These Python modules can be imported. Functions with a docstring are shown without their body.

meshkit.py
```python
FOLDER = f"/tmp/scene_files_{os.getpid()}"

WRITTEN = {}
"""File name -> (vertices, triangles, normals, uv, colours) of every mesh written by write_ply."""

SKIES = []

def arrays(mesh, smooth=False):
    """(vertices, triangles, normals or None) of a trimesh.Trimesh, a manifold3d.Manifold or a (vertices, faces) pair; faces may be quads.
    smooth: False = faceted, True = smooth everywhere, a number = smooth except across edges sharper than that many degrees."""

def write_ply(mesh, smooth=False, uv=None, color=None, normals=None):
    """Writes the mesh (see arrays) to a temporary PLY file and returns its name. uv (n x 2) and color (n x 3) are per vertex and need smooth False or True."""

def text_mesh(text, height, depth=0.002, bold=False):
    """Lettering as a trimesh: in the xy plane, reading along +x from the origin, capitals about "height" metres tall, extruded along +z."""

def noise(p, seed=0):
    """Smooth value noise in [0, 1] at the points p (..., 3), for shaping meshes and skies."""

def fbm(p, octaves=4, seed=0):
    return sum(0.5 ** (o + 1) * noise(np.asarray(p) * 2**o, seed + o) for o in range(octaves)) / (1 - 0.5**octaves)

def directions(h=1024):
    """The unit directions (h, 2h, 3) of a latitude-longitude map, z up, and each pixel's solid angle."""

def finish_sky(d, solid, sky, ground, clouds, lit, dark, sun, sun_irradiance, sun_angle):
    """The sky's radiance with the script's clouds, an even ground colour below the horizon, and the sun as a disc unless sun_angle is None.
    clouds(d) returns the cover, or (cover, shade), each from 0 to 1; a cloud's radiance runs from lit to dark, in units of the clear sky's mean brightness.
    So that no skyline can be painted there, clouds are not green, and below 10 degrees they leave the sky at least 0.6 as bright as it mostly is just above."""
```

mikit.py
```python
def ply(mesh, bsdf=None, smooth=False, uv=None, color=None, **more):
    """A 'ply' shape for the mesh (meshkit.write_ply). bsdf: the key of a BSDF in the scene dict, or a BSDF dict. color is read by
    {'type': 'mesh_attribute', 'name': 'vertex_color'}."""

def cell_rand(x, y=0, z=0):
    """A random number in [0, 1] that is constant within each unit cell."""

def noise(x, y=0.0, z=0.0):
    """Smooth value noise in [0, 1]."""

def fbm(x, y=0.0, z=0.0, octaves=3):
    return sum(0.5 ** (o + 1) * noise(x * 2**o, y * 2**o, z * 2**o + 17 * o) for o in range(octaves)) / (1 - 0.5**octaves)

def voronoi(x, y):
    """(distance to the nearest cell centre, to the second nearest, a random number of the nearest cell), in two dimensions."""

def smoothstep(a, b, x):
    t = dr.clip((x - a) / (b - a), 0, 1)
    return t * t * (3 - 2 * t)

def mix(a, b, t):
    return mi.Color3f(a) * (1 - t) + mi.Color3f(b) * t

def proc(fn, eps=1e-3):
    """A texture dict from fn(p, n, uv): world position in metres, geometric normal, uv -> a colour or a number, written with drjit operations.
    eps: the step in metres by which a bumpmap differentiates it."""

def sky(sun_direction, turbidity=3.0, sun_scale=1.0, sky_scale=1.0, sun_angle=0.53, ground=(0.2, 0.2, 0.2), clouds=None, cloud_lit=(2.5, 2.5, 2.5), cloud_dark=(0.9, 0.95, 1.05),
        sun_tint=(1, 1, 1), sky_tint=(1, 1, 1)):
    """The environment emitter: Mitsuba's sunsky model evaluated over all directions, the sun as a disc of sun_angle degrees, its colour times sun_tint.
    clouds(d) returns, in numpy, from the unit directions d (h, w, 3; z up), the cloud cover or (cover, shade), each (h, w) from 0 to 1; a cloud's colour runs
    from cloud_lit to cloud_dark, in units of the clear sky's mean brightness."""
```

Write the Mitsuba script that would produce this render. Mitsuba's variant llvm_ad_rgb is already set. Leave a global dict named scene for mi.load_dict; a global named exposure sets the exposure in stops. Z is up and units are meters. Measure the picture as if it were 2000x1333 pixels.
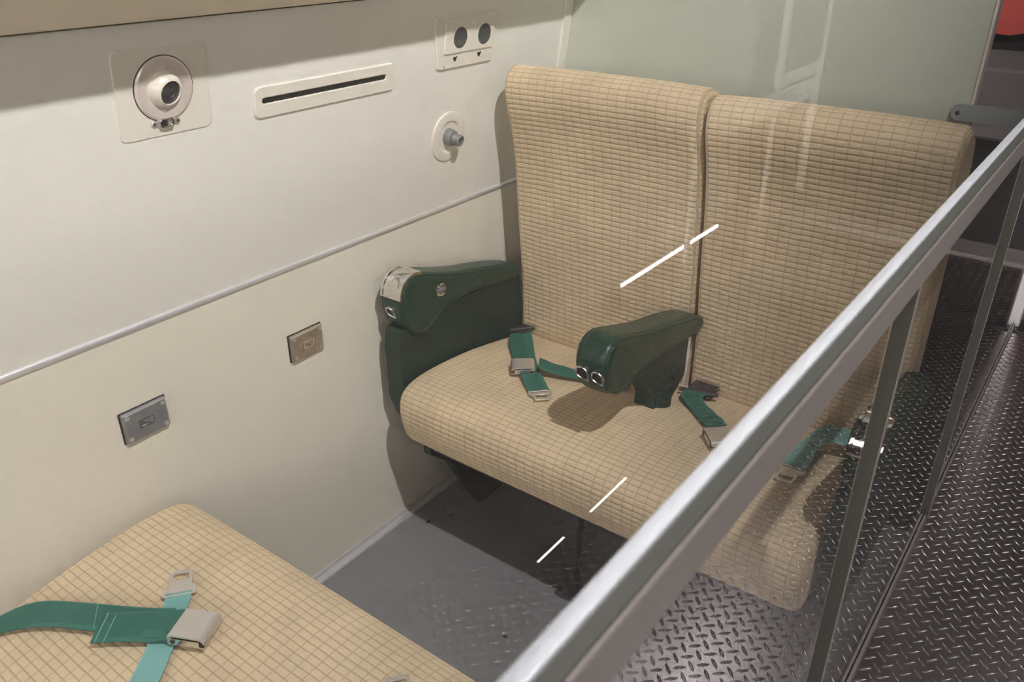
import math, random
import numpy as np, trimesh, drjit as dr, mitsuba as mi
import mikit, meshkit
from mikit import proc, noise, fbm, smoothstep, mix
from shapely.geometry import Polygon, Point, box as sbox
from shapely.ops import unary_union
from scipy.interpolate import CubicSpline

T4 = mi.ScalarTransform4f
rng = random.Random(7)
scene, labels = {}, {}

# ---------------------------------------------------------------- camera (x along the cabin, y towards the cabin wall, z up)
exposure = 0.0
CAM = np.array([0.0, 0.0, 1.5])
_f = 1605.0
_v1 = np.array([1335.0, -831.5, _f]); _v1 /= np.linalg.norm(_v1)
_d = np.array([-5.0, (_v1[0] * 5 - _v1[2] * _f) / _v1[1], _f]); _d /= np.linalg.norm(_d)
_R = np.stack([_v1, np.cross(-_d, _v1), -_d])
fwd, upv = _R @ np.array([0, 0, 1.0]), -(_R @ np.array([0, 1.0, 0]))
scene['camera'] = {'type': 'thinlens', 'fov': 2 * math.degrees(math.atan(1000 / _f)), 'fov_axis': 'x', 'aperture_radius': 0.0019, 'focus_distance': 1.95,
                   'near_clip': 0.02, 'far_clip': 100.0, 'to_world': T4().look_at(CAM.tolist(), (CAM + fwd).tolist(), upv.tolist())}

# ---------------------------------------------------------------- lights
SPOT = (0.52, -.40, 3.0)
def area(v): return {'type': 'area', 'radiance': {'type': 'rgb', 'value': list(v)}}
SPOT_RAD = (12300, 11900, 11500)
TUBE_RAD = (9.5, 9.3, 9.5)
FILL_RAD = (6.4, 5.95, 5.45)
STRIP_RAD = (34, 29, 26)
GLINT_RAD = (7.0, 5.4, 4.6)

# ---------------------------------------------------------------- helpers
def add(key, mesh, bsdf, smooth=False, uv=None, kind=None, label=None, cat=None, group=None, **more):
    base, i = key, 0
    while key in scene:
        i += 1; key = f'{base}_{i:03d}'
    scene[key] = mikit.ply(mesh, bsdf, smooth=smooth, uv=uv, **more)
    note(key, label, cat, group, kind)
    return key
def note(key, label=None, cat=None, group=None, kind=None):
    d = {k: v for k, v in (('label', label), ('category', cat), ('group', group), ('kind', kind)) if v}
    if d: labels[key] = d
def cat_(*ms): return trimesh.util.concatenate([m for m in ms])
def bx(x0, x1, y0, y1, z0, z1):
    m = trimesh.creation.box(extents=(abs(x1 - x0), abs(y1 - y0), abs(z1 - z0)))
    m.apply_translation(((x0 + x1) / 2, (y0 + y1) / 2, (z0 + z1) / 2)); return m
def chbox(x0, x1, y0, y1, z0, z1, c=0.003):
    p = [(x, y, z) for x in (x0, x1) for y in (y0, y1) for z in (z0, z1)]
    ctr = np.array([(x0 + x1) / 2, (y0 + y1) / 2, (z0 + z1) / 2]); pts = []
    for q in np.array(p):
        s = np.sign(ctr - q)
        for k in range(3):
            e = q.copy()
            for j in range(3):
                if j != k: e[j] += s[j] * c
            pts.append(e)
    return trimesh.convex.convex_hull(np.array(pts))
def frame(m, o, X, Y, N):
    M = np.eye(4); M[:3, 0], M[:3, 1], M[:3, 2], M[:3, 3] = X, Y, N, o
    m = m.copy(); m.apply_transform(M); return m
def plate(poly, h, z0=0.0, c=0.0):
    """polygon in the local plane, extruded h along its normal, with a chamfer c on the upper rim"""
    if c <= 0:
        m = trimesh.creation.extrude_polygon(poly, h); m.apply_translation((0, 0, z0)); return m
    a = trimesh.creation.extrude_polygon(poly, h - c); a.apply_translation((0, 0, z0))
    inn = poly.buffer(-c, join_style=2 if len(poly.exterior.coords) < 8 else 1)
    b = bevel_ring(poly, c, z0 + h - c)
    return cat_(a, *b) if inn.is_empty is False else a
def bevel_ring(poly, c, z):
    out = []
    rings = [(np.array(poly.exterior.coords)[:-1], 1)] + [(np.array(r.coords)[:-1], -1) for r in poly.interiors]
    tops = []
    for pts, sgn in rings:
        n = len(pts)
        ccw = Polygon(pts).exterior.is_ccw
        if not ccw: pts = pts[::-1]
        t = np.roll(pts, -1, 0) - pts; t /= np.linalg.norm(t, axis=1, keepdims=True) + 1e-12
        nr = np.stack([-t[:, 1], t[:, 0]], 1); a = nr + np.roll(nr, 1, 0); a /= np.maximum((a * a).sum(1, keepdims=True) / 2, .3)
        inn = pts + a * c * sgn
        V = np.vstack([np.c_[pts, np.full(n, z)], np.c_[inn, np.full(n, z + c)]])
        F = []
        for i in range(n):
            j = (i + 1) % n; F += [(i, j, n + j), (i, n + j, n + i)]
        F = np.array(F) if sgn > 0 else np.array(F)[:, ::-1]
        out.append(trimesh.Trimesh(V, F, process=False)); tops.append(inn)
    top = Polygon(tops[0], [t for t in tops[1:]])
    v, f = trimesh.creation.triangulate_polygon(top)
    out.append(trimesh.Trimesh(np.c_[v, np.full(len(v), z + c)], f, process=False))
    return out
def rrect(x0, x1, y0, y1, r, n=6):
    return sbox(x0 + r, y0 + r, x1 - r, y1 - r).buffer(r, quad_segs=n)
def rpoly(pts, r):
    p = Polygon(pts); return p.buffer(-r).buffer(r, quad_segs=6)
def lathe(prof, n=40):
    """(radius, height) profile about the local normal"""
    prof = np.array(prof, float); k = len(prof); a = np.linspace(0, 2 * np.pi, n, endpoint=False)
    V = np.array([(r * math.cos(t), r * math.sin(t), h) for t in a for r, h in prof]); F = []
    for i in range(n):
        j = (i + 1) % n
        for q in range(k - 1):
            F += [(i * k + q, j * k + q, j * k + q + 1), (i * k + q, j * k + q + 1, i * k + q + 1)]
    return trimesh.Trimesh(V, np.array(F), process=True)
def tube(path, r, n=8, closed=False):
    P = np.array(path, float); m = len(P)
    t = (np.roll(P, -1, 0) - np.roll(P, 1, 0)) if closed else np.gradient(P, axis=0)
    t /= np.linalg.norm(t, axis=1, keepdims=True) + 1e-12
    ref = np.array([0.31, 0.83, 0.45]); u = np.cross(t[0], ref); u /= np.linalg.norm(u)
    V, F = [], []
    for i in range(m):
        u = u - t[i] * np.dot(u, t[i]); u /= np.linalg.norm(u) + 1e-12; w = np.cross(t[i], u)
        V += [P[i] + r * (math.cos(a) * u + math.sin(a) * w) for a in np.linspace(0, 2 * np.pi, n, endpoint=False)]
    for i in range(m if closed else m - 1):
        j = (i + 1) % m
        for k in range(n):
            l = (k + 1) % n; F += [(i * n + k, i * n + l, j * n + l), (i * n + k, j * n + l, j * n + k)]
    if not closed:
        for b, o in ((0, -1), ((m - 1) * n, 1)):
            V.append(P[0] if b == 0 else P[-1]); c = len(V) - 1
            for k in range(n):
                l = (k + 1) % n; F.append((c, b + l, b + k) if o < 0 else (c, b + k, b + l))
    return trimesh.Trimesh(np.array(V), np.array(F), process=False)
def smooth_loop(pts, n, it=3):
    P = np.array(pts, float)
    for _ in range(it):
        Q = np.roll(P, -1, 0); P = np.stack([.75 * P + .25 * Q, .25 * P + .75 * Q], 1).reshape(-1, 2)
    C = np.vstack([P, P[:1]]); s = np.r_[0, np.cumsum(np.linalg.norm(np.diff(C, axis=0), axis=1))]
    t = np.linspace(0, s[-1], n, endpoint=False)
    return np.stack([np.interp(t, s, C[:, k]) for k in (0, 1)], 1)
def inset(L, d):
    t = np.roll(L, -1, 0) - np.roll(L, 1, 0); t /= np.linalg.norm(t, axis=1, keepdims=True)
    area2 = np.sum(L[:, 0] * np.roll(L[:, 1], -1) - np.roll(L[:, 0], -1) * L[:, 1])
    nr = np.stack([-t[:, 1], t[:, 0]], 1) * (1 if area2 > 0 else -1)
    return L + nr * d
def pillow(pts, y0, y1, r, n=120, ny=24, crown=0.0, cap=5, it=3):
    """closed x-z profile swept along y; the ends are rounded with radius r; returns mesh, uv in metres"""
    L = smooth_loop(pts, n, it)
    S = np.vstack([L, L[:1]]); s = np.r_[0, np.cumsum(np.linalg.norm(np.diff(S, axis=0), axis=1))]
    a = np.linspace(0, np.pi / 2, cap)
    st = [(y0 + r - r * math.cos(q), r - r * math.sin(q)) for q in a] + [(y, 0) for y in np.linspace(y0 + r, y1 - r, ny)[1:-1]] + [(y1 - r + r * math.sin(q), r - r * math.cos(q)) for q in a]
    ctr = L.mean(0); V, UV = [], []
    for y, d in st:
        w = inset(L, d); t = (y - y0) / (y1 - y0) * 2 - 1
        w = w + (w - ctr) / (np.linalg.norm(w - ctr, axis=1, keepdims=True) + 1e-9) * crown * (1 - abs(t) ** 3)
        w = np.vstack([w, w[:1]])
        V += [(p[0], y, p[1]) for p in w]; UV += [(y, q) for q in s]
    k, F = n + 1, []
    for i in range(len(st) - 1):
        for j in range(n):
            F += [(i * k + j, (i + 1) * k + j, (i + 1) * k + j + 1), (i * k + j, (i + 1) * k + j + 1, i * k + j + 1)]
    V, UV, F = np.array(V), np.array(UV), np.array(F)
    m = trimesh.Trimesh(V, F, process=False)
    for i, flip in ((0, False), (len(st) - 1, True)):
        poly = V[i * k:i * k + n][:, [0, 2]]
        v, f = trimesh.creation.triangulate_polygon(Polygon(poly))
        b = len(V); V = np.vstack([V, np.c_[v[:, 0], np.full(len(v), st[i][0]), v[:, 1]]]); UV = np.vstack([UV, v])
        tri = np.cross(V[b + f[0][1]] - V[b + f[0][0]], V[b + f[0][2]] - V[b + f[0][0]])[1]
        want = -1 if i == 0 else 1
        F = np.vstack([F, b + (f if tri * want > 0 else f[:, ::-1])])
    m = trimesh.Trimesh(V, F, process=False)
    vol = m.volume
    if vol < 0: m = trimesh.Trimesh(V, F[:, ::-1], process=False)
    return m, UV
def pillow_edge(pts, y, r, n=120, it=3, out=0.0):
    L = inset(smooth_loop(pts, n, it), r - out); return np.array([(p[0], y, p[1]) for p in L])
def ribbon(Lp, Rp, th=0.0016, n=30, wave=0.0, per=.05):
    """a webbing strip between two edge polylines; returns mesh, uv (across, along) in metres"""
    def sp(P):
        P = np.array(P, float); t = np.r_[0, np.cumsum(np.linalg.norm(np.diff(P, axis=0), axis=1))]
        if len(P) < 3: return np.linspace(P[0], P[-1], n)
        return CubicSpline(t / t[-1], P)(np.linspace(0, 1, n))
    A, B = sp(Lp), sp(Rp); mid = (A + B) / 2
    s = np.r_[0, np.cumsum(np.linalg.norm(np.diff(mid, axis=0), axis=1))]
    nw = 5; V, UV = [], []
    tg = np.gradient(mid, axis=0)
    for side in (1, 0):
        for i in range(n):
            nrm = np.cross(tg[i], B[i] - A[i]); nrm /= np.linalg.norm(nrm) + 1e-12
            if nrm[2] < 0: nrm = -nrm
            w = np.linalg.norm(B[i] - A[i])
            for j in range(nw):
                t = j / (nw - 1); bow = wave * math.sin(s[i] / per * 6.28 + 2 * t)
                V.append(A[i] * (1 - t) + B[i] * t + nrm * (th * side + bow)); UV.append((w * t, s[i]))
    F, o = [], n * nw
    for i in range(n - 1):
        for j in range(nw - 1):
            a, b, c, d = i * nw + j, i * nw + j + 1, (i + 1) * nw + j + 1, (i + 1) * nw + j
            F += [(a, b, c), (a, c, d), (o + a, o + c, o + b), (o + a, o + d, o + c)]
        for j, sg in ((0, 1), (nw - 1, -1)):
            a, d = i * nw + j, (i + 1) * nw + j
            q = [(a, d, o + d), (a, o + d, o + a)]
            F += q if sg > 0 else [x[::-1] for x in q]
    for i, sg in ((0, 1), (n - 1, -1)):
        for j in range(nw - 1):
            a, b = i * nw + j, i * nw + j + 1
            q = [(a, o + a, o + b), (a, o + b, b)]
            F += q if sg > 0 else [x[::-1] for x in q]
    m = trimesh.Trimesh(np.array(V), np.array(F), process=False)
    if np.cross(V[1] - V[0], V[nw] - V[0])[2] < 0: m = trimesh.Trimesh(np.array(V), np.array(F)[:, ::-1], process=False)
    return m, np.array(UV)
def profx(pts, x0, x1):
    """closed (y, z) profile extruded along x"""
    m = trimesh.creation.extrude_polygon(Polygon(pts), x1 - x0)
    M = np.array([[0, 0, 1, x0], [1, 0, 0, 0], [0, 1, 0, 0], [0, 0, 0, 1.0]]); m.apply_transform(M); return m
def profy(pts, y0, y1):
    m = trimesh.creation.extrude_polygon(pts if isinstance(pts, Polygon) else Polygon(pts), y1 - y0)
    M = np.array([[1, 0, 0, 0], [0, 0, -1, y1], [0, 1, 0, 0], [0, 0, 0, 1.0]]); m.apply_transform(M); return m

# ---------------------------------------------------------------- materials
def rgb(*v): return {'type': 'rgb', 'value': list(v)}
def pr(color, rough=.5, bump=None, bscale=1.0, two=True, **kw):
    b = {'type': 'principled', 'base_color': color if isinstance(color, dict) else rgb(*color), 'roughness': rough, **kw}
    if bump is not None: b = {'type': 'bumpmap', 'arbitrary': bump, 'scale': bscale, 'bsdf': b}
    return {'type': 'twosided', 'bsdf': b} if two else b
def paint(c, amt=.05, sc=3.0):
    def fn(p, n, uv):
        t = fbm(p.x * sc, p.y * sc + 3, p.z * sc, 3)
        s = fbm(p.x * 90, p.y * 90, p.z * 90, 2)
        return mi.Color3f(*c) * (1 - amt + 2 * amt * t * .8 + .02 * s)
    return proc(fn)
scene['mat_wall_upper'] = pr(paint((.69, .68, .635)), .35, specular=.5)
scene['mat_wall_lower'] = pr(paint((.655, .625, .54)), .45, specular=.4)
scene['mat_wall_over'] = pr(paint((.80, .73, .60)), .5, specular=.3)
scene['mat_plate_cream'] = pr((.665, .635, .57), .35)
scene['mat_bulkhead'] = pr(paint((.46, .485, .42)), .4)
CU, CV = .0243, .0132
def tri(x): return dr.abs(x - dr.floor(x) - .5) * 2          # 1 at the cell border, 0 at its centre
def fabric_col(p, n, uv):
    wob = .0012 * (noise(uv.x * 30, uv.y * 30) - .5)
    a, b = tri((uv.x + wob) / CU), tri((uv.y + wob) / CV)
    line = dr.maximum(smoothstep(.88, .96, a) * .52, smoothstep(.76, .93, b) * .66)
    thread = .5 + .5 * dr.sin(uv.y * 6.2832 / .0022)
    thread2 = .5 + .5 * dr.sin(uv.x * 6.2832 / .0016)
    mott = fbm(uv.x * 14, uv.y * 14, 0, 3); spec = noise(uv.x * 900, uv.y * 900)
    c = mix((.61, .50, .35), (.51, .41, .28), thread * .55 + thread2 * .2)
    c = mix(c, (.34, .245, .135), line)
    return c * (.86 + .22 * mott + .1 * (spec - .5))
def fabric_h(p, n, uv):
    wob = .0012 * (noise(uv.x * 30, uv.y * 30) - .5)
    a, b = tri((uv.x + wob) / CU), tri((uv.y + wob) / CV)
    puff = (1 - dr.power(b, 3.0)) * (1 - .55 * dr.power(a, 8.0))
    return puff + .06 * noise(uv.x * 1200, uv.y * 1200)
scene['mat_fabric'] = pr(proc(fabric_col), .9, proc(fabric_h, 4e-4), .0015, specular=.15, sheen=.3)
scene['mat_piping'] = pr((.40, .32, .20), .9)
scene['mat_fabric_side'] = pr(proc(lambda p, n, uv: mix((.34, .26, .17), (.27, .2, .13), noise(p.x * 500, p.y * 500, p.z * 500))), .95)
def leather_h(p, n, uv): return fbm(p.x * 420, p.y * 420, p.z * 420, 2)
scene['mat_green'] = pr(proc(lambda p, n, uv: mix((.006, .030, .019), (.011, .041, .027), fbm(p.x * 30, p.y * 30, p.z * 30, 3))), .33, proc(leather_h, 8e-4), .0006, specular=.5)
scene['mat_green_dark'] = pr(proc(lambda p, n, uv: mix((.006, .022, .016), (.011, .033, .024), fbm(p.x * 30, p.y * 30, p.z * 30, 3))), .5, proc(leather_h, 8e-4), .0005, specular=.35)
def metal(col, a): return {'type': 'twosided', 'bsdf': {'type': 'principled', 'base_color': rgb(*col), 'metallic': 1.0, 'roughness': a}}
scene['mat_chrome'] = metal((.78, .76, .74), .12)
scene['mat_steel'] = pr((.64, .61, .58), .32, metallic=.7)
scene['mat_alu'] = pr((.74, .74, .77), .36, metallic=.6)
scene['mat_alu_rail'] = pr((.64, .66, .72), .36, metallic=.5)
scene['mat_alu_dull'] = pr((.255, .23, .225), .42, metallic=.5)
scene['mat_rail_shade'] = pr((.19, .20, .185), .4, metallic=.5)  # rail side darkened for its shade, same aluminium as the cap
scene['mat_post'] = pr((.045, .046, .040), .4, metallic=.3)
scene['mat_zinc'] = pr(proc(lambda p, n, uv: mix((.20, .205, .215), (.29, .29, .295), fbm(p.x * 60, p.y * 60, p.z * 60, 3))), .38, metallic=.45)
scene['mat_nickel'] = pr(proc(lambda p, n, uv: mix((.36, .31, .25), (.55, .5, .43), fbm(p.x * 70, p.y * 70, p.z * 70, 3))), .4, metallic=.85)
scene['mat_bezel'] = pr((.74, .66, .62), .3, metallic=.35)
scene['mat_black'] = pr((.012, .012, .012), .45)
scene['mat_dark'] = pr((.03, .03, .032), .5)
scene['mat_seam_shade'] = pr((.07, .055, .04), .8)  # dark tone painted for the shadow in the wall seam
scene['mat_leg'] = pr((.035, .038, .042), .4)
scene['mat_grille'] = pr(proc(lambda p, n, uv: mix((.035, .038, .038), (.11, .115, .115), smoothstep(.35, .8, noise(p.x * 900, p.y * 300, p.z * 900)))), .5)
def web(c, c2):
    def col(p, n, uv):
        e = smoothstep(.80, .95, dr.abs(uv.x / .046 - .5) * 2)
        s = noise(uv.x * 1600, uv.y * 1100); st = dr.sin(uv.x * 6.2832 / .0031) * .5 + .5
        return mix(c, c2, .25 * s + .35 * st * fbm(uv.x * 40, uv.y * 20, 3, 2) + .25 * e)
    return proc(col)
def web_h(p, n, uv): return (dr.sin(uv.x * 6.2832 / .0028) * dr.sin(uv.y * 6.2832 / .0022)) * .5
scene['mat_web'] = pr(web((.022, .098, .078), (.06, .19, .155)), .7, proc(web_h, 2e-4), .00025, specular=.3)
scene['mat_web_light'] = pr(web((.145, .335, .325), (.23, .46, .445)), .6, proc(web_h, 2e-4), .00025, specular=.35)
def floor_col(p, n, uv):
    t = fbm(p.x * 5, p.y * 5, 0, 4); sc = smoothstep(.62, .8, fbm(p.x * 3, p.y * 23, 5, 3))
    sp = smoothstep(.93, .96, noise(p.x * 55, p.y * 55, 2)) * smoothstep(.6, .8, noise(p.x * 6, p.y * 6, 9))
    c = mix((.178, .184, .195), (.22, .226, .238), t)
    return mix(mix(c, (.2, .2, .2), sc * .25), (.03, .03, .03), sp)
scene['mat_floor'] = pr(proc(floor_col), .45, specular=.4)
def dirt(p, n, uv):
    t = smoothstep(.45, .75, fbm(p.x * 7, p.y * 7, p.z * 7, 4)); e = smoothstep(.03, .0, dr.abs(p.y - .125)) * fbm(p.x * 30, p.y * 30, 0, 3)
    return mix((.52, .46, .455), (.36, .305, .295), dr.clip(t * .8 + e, 0, 1))
scene['mat_tread'] = pr(proc(dirt), .27, metallic=.95)
scene['mat_lug'] = pr((.60, .55, .545), .26, metallic=.95)
scene['mat_glass'] = {'type': 'thindielectric', 'int_ior': 1.5}
scene['mat_hall_wall'] = pr((.10, .098, .095), .8)
scene['mat_hall_dark'] = pr((.028, .027, .027), .8)
scene['mat_hall_ceiling'] = pr((.055, .048, .05), .9)
scene['mat_exhibit'] = pr((.42, .41, .38), .6)
scene['mat_white'] = pr((.8, .79, .77), .5)
scene['mat_cabinet'] = pr((.34, .30, .295), .45)
scene['mat_grey_bar'] = pr((.27, .29, .295), .42)
scene['mat_red'] = pr((.85, .13, .11), .5)
scene['mat_lamp'] = pr((.02, .02, .02), .4)

# ---------------------------------------------------------------- setting: cabin wall
XA, XB = -1.2, 2.056
TILT = math.radians(8.0)
WT, WN, WX = np.array([0, -math.sin(TILT), math.cos(TILT)]), np.array([0, -math.cos(TILT), -math.sin(TILT)]), np.array([1.0, 0, 0])
WO = np.array([0, 1.335, .838])                    # foot of the tilted upper wall, at the moulding
def on_wall(m, x=0.0, b=0.0): return frame(m, WO + WX * x + WT * b, WX, WT, WN)
WALL_Y = 1.335
# the cabin wall is one shell with two panels
yt = WO + WT * .519
wl = profx([(1.335, -.02), (1.335, .838), (1.36, .838), (1.36, -.02)], XA, XB)
wu = profx([(1.335, .838), (yt[1], yt[2]), (yt[1] + .03, yt[2] + .004), (1.36, .838)], XA, XB)
add('wall_left', cat_(profx([(1.3605, -.02), (1.3605, .838), (yt[1] + .031, yt[2]), (yt[1] + .031, 1.75), (1.42, 1.75), (1.42, -.02)], XA, XB)), 'mat_wall_lower', kind='structure')
add('wall_left__lower_panel', wl, 'mat_wall_lower', label='cream lower wall panel')
add('wall_left__upper_panel', wu, 'mat_wall_upper', label='pale upper wall panel')
ov = [(yt[1] + .028, yt[2] + .006), (yt[1] - .012, yt[2] + .002), (yt[1] - .018, yt[2] + .006), (yt[1] - .045, yt[2] + .035), (1.14, 1.436), (1.057, 1.481), (1.05, 1.4885), (1.05, 1.51), (1.07, 1.525), (1.30, 1.525)]
add('ceiling', profx(ov, XA, XB), 'mat_wall_over', kind='structure', label='underside of the overhead rack above the wall')
add('seam_shade_2', profx([(yt[1] + .004, yt[2] - .0015), (yt[1] - .0075, yt[2] - .0005), (yt[1] - .0075, yt[2] + .0035), (yt[1] + .004, yt[2] + .0045)], XA, XB), 'mat_seam_shade', kind='structure', label='dark strip painted as the shadow gap under the overhead rack')  # dark strip laid where the seam is only a shadow gap
# half-round aluminium moulding between the panels
mp = [(1.336 - .007 * math.sin(t), .838 - .0075 * math.cos(t)) for t in np.linspace(0, math.pi, 13)]
add('trim_1', profx(mp, XA, XB), 'mat_alu', smooth=40, kind='structure', label='half round aluminium moulding along the wall')
add('baseboard_left', profx([(1.336, 0), (1.336, .0135), (1.331, .0135), (1.3285, .0105), (1.327, .004), (1.324, .004), (1.322, .0065), (1.3105, .0045), (1.309, 0)], XA, XB), 'mat_alu', kind='structure', label='grooved aluminium strip at the foot of the wall')
# floors
add('floor', bx(XA, XB, .17, 1.40, -.03, 0.0), 'mat_floor', kind='structure', label='smooth grey cabin floor')
add('floor_aisle', bx(-1.6, 4.40, -1.38, .17, -.03, 0.0), 'mat_tread', kind='structure', label='diamond tread plate floor of the visitor aisle')
PIT = .0384
LX0, LY0 = 1.8597, .0161
def lug_mesh(ang):
    n = 6; a = np.linspace(0, 2 * np.pi, 12, endpoint=False); Lh, Wh, H = .0158, .0047, .0016
    out = []
    for t in a:
        c, s = math.cos(t), math.sin(t)
        out.append((Lh * np.sign(c) * abs(c) ** .8, Wh * np.sign(s) * abs(s) ** 1.7, 0))
    mid = [(x * .62, y * .62, H * .72) for x, y, z in out]
    V = np.array(out + mid + [(0, 0, H)]); F = []
    for i in range(12):
        j = (i + 1) % 12; F += [(i, j, 12 + j), (i, 12 + j, 12 + i), (12 + i, 12 + j, 24)]
    m = trimesh.Trimesh(V, np.array(F), process=False)
    m.apply_transform(trimesh.transformations.rotation_matrix(math.radians(ang), (0, 0, 1))); return m
LA, LB = lug_mesh(-45), lug_mesh(45)
lugs = []
for i in range(-48, 66):
    for j in range(-36, 5):
        for k, m in ((0, LA), (.5, LB)):
            x, y = LX0 + (i + k) * PIT, LY0 + (j + k) * PIT
            if -.0 < x < 4.36 and -1.25 < y < .136: lugs.append((x, y, k))
def px_size(x, y):
    q = _R.T @ (np.array([x, y, 0]) - CAM)
    if q[2] < .1: return None
    u, v = q[0] / q[2] * _f + 1000, q[1] / q[2] * _f + 666
    return (1 / q[2]) if (-30 < u < 2030 and -30 < v < 1363) else None
vis = sorted([l for l in lugs if px_size(l[0], l[1])], key=lambda l: -px_size(l[0], l[1]))
near = vis[:300]; nearset = set(near)
dicts = [mikit.ply(LA, 'mat_lug', smooth=50), mikit.ply(LB, 'mat_lug', smooth=50)]
for i, (x, y, k) in enumerate(near):
    scene['floor_aisle__lug' + (f'_{i:03d}' if i else '')] = {**dicts[1 if k else 0], 'to_world': T4().translate([x, y, 0])}
rest = [l for l in lugs if l not in nearset]
Vs, Fs = [], []
for q, (x, y, k) in enumerate(rest):
    m = LB if k else LA; Vs.append(m.vertices + (x, y, 0)); Fs.append(m.faces + q * len(m.vertices))
add('floor_aisle__lug_field', trimesh.Trimesh(np.vstack(Vs), np.vstack(Fs), process=False), 'mat_lug', smooth=True, kind='stuff')
# bulkhead at the far end of the cabin
add('wall_front', bx(1.992, 2.027, .272, 1.36, -.02, 2.3), 'mat_bulkhead', kind='structure', label='pale grey green bulkhead behind the double seat')
add('wall_front__edge_strip', chbox(1.988, 2.031, .2645, .2715, 0, 2.3, .0015), 'mat_bezel', label='bright metal edge strip')
cn = WO + WT * .40
add('wall_front__corner_strip', cat_(profx([(1.3349, .85), (1.3349 - .0, .85), (1.327, .852), (1.327 - .0735, 1.372), (1.262, 1.372)], 1.955, 1.9905)), 'mat_wall_upper', label='narrow cream corner strip')
add('wall_front__screw', frame(lathe([(0, .003), (.003, .0026), (.005, .001), (.005, 0)], 12), np.array([1.973, 0, 0]) + WO + WT * .275 + WN * .008, WX, WT, WN), 'mat_steel', smooth=40)

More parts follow.
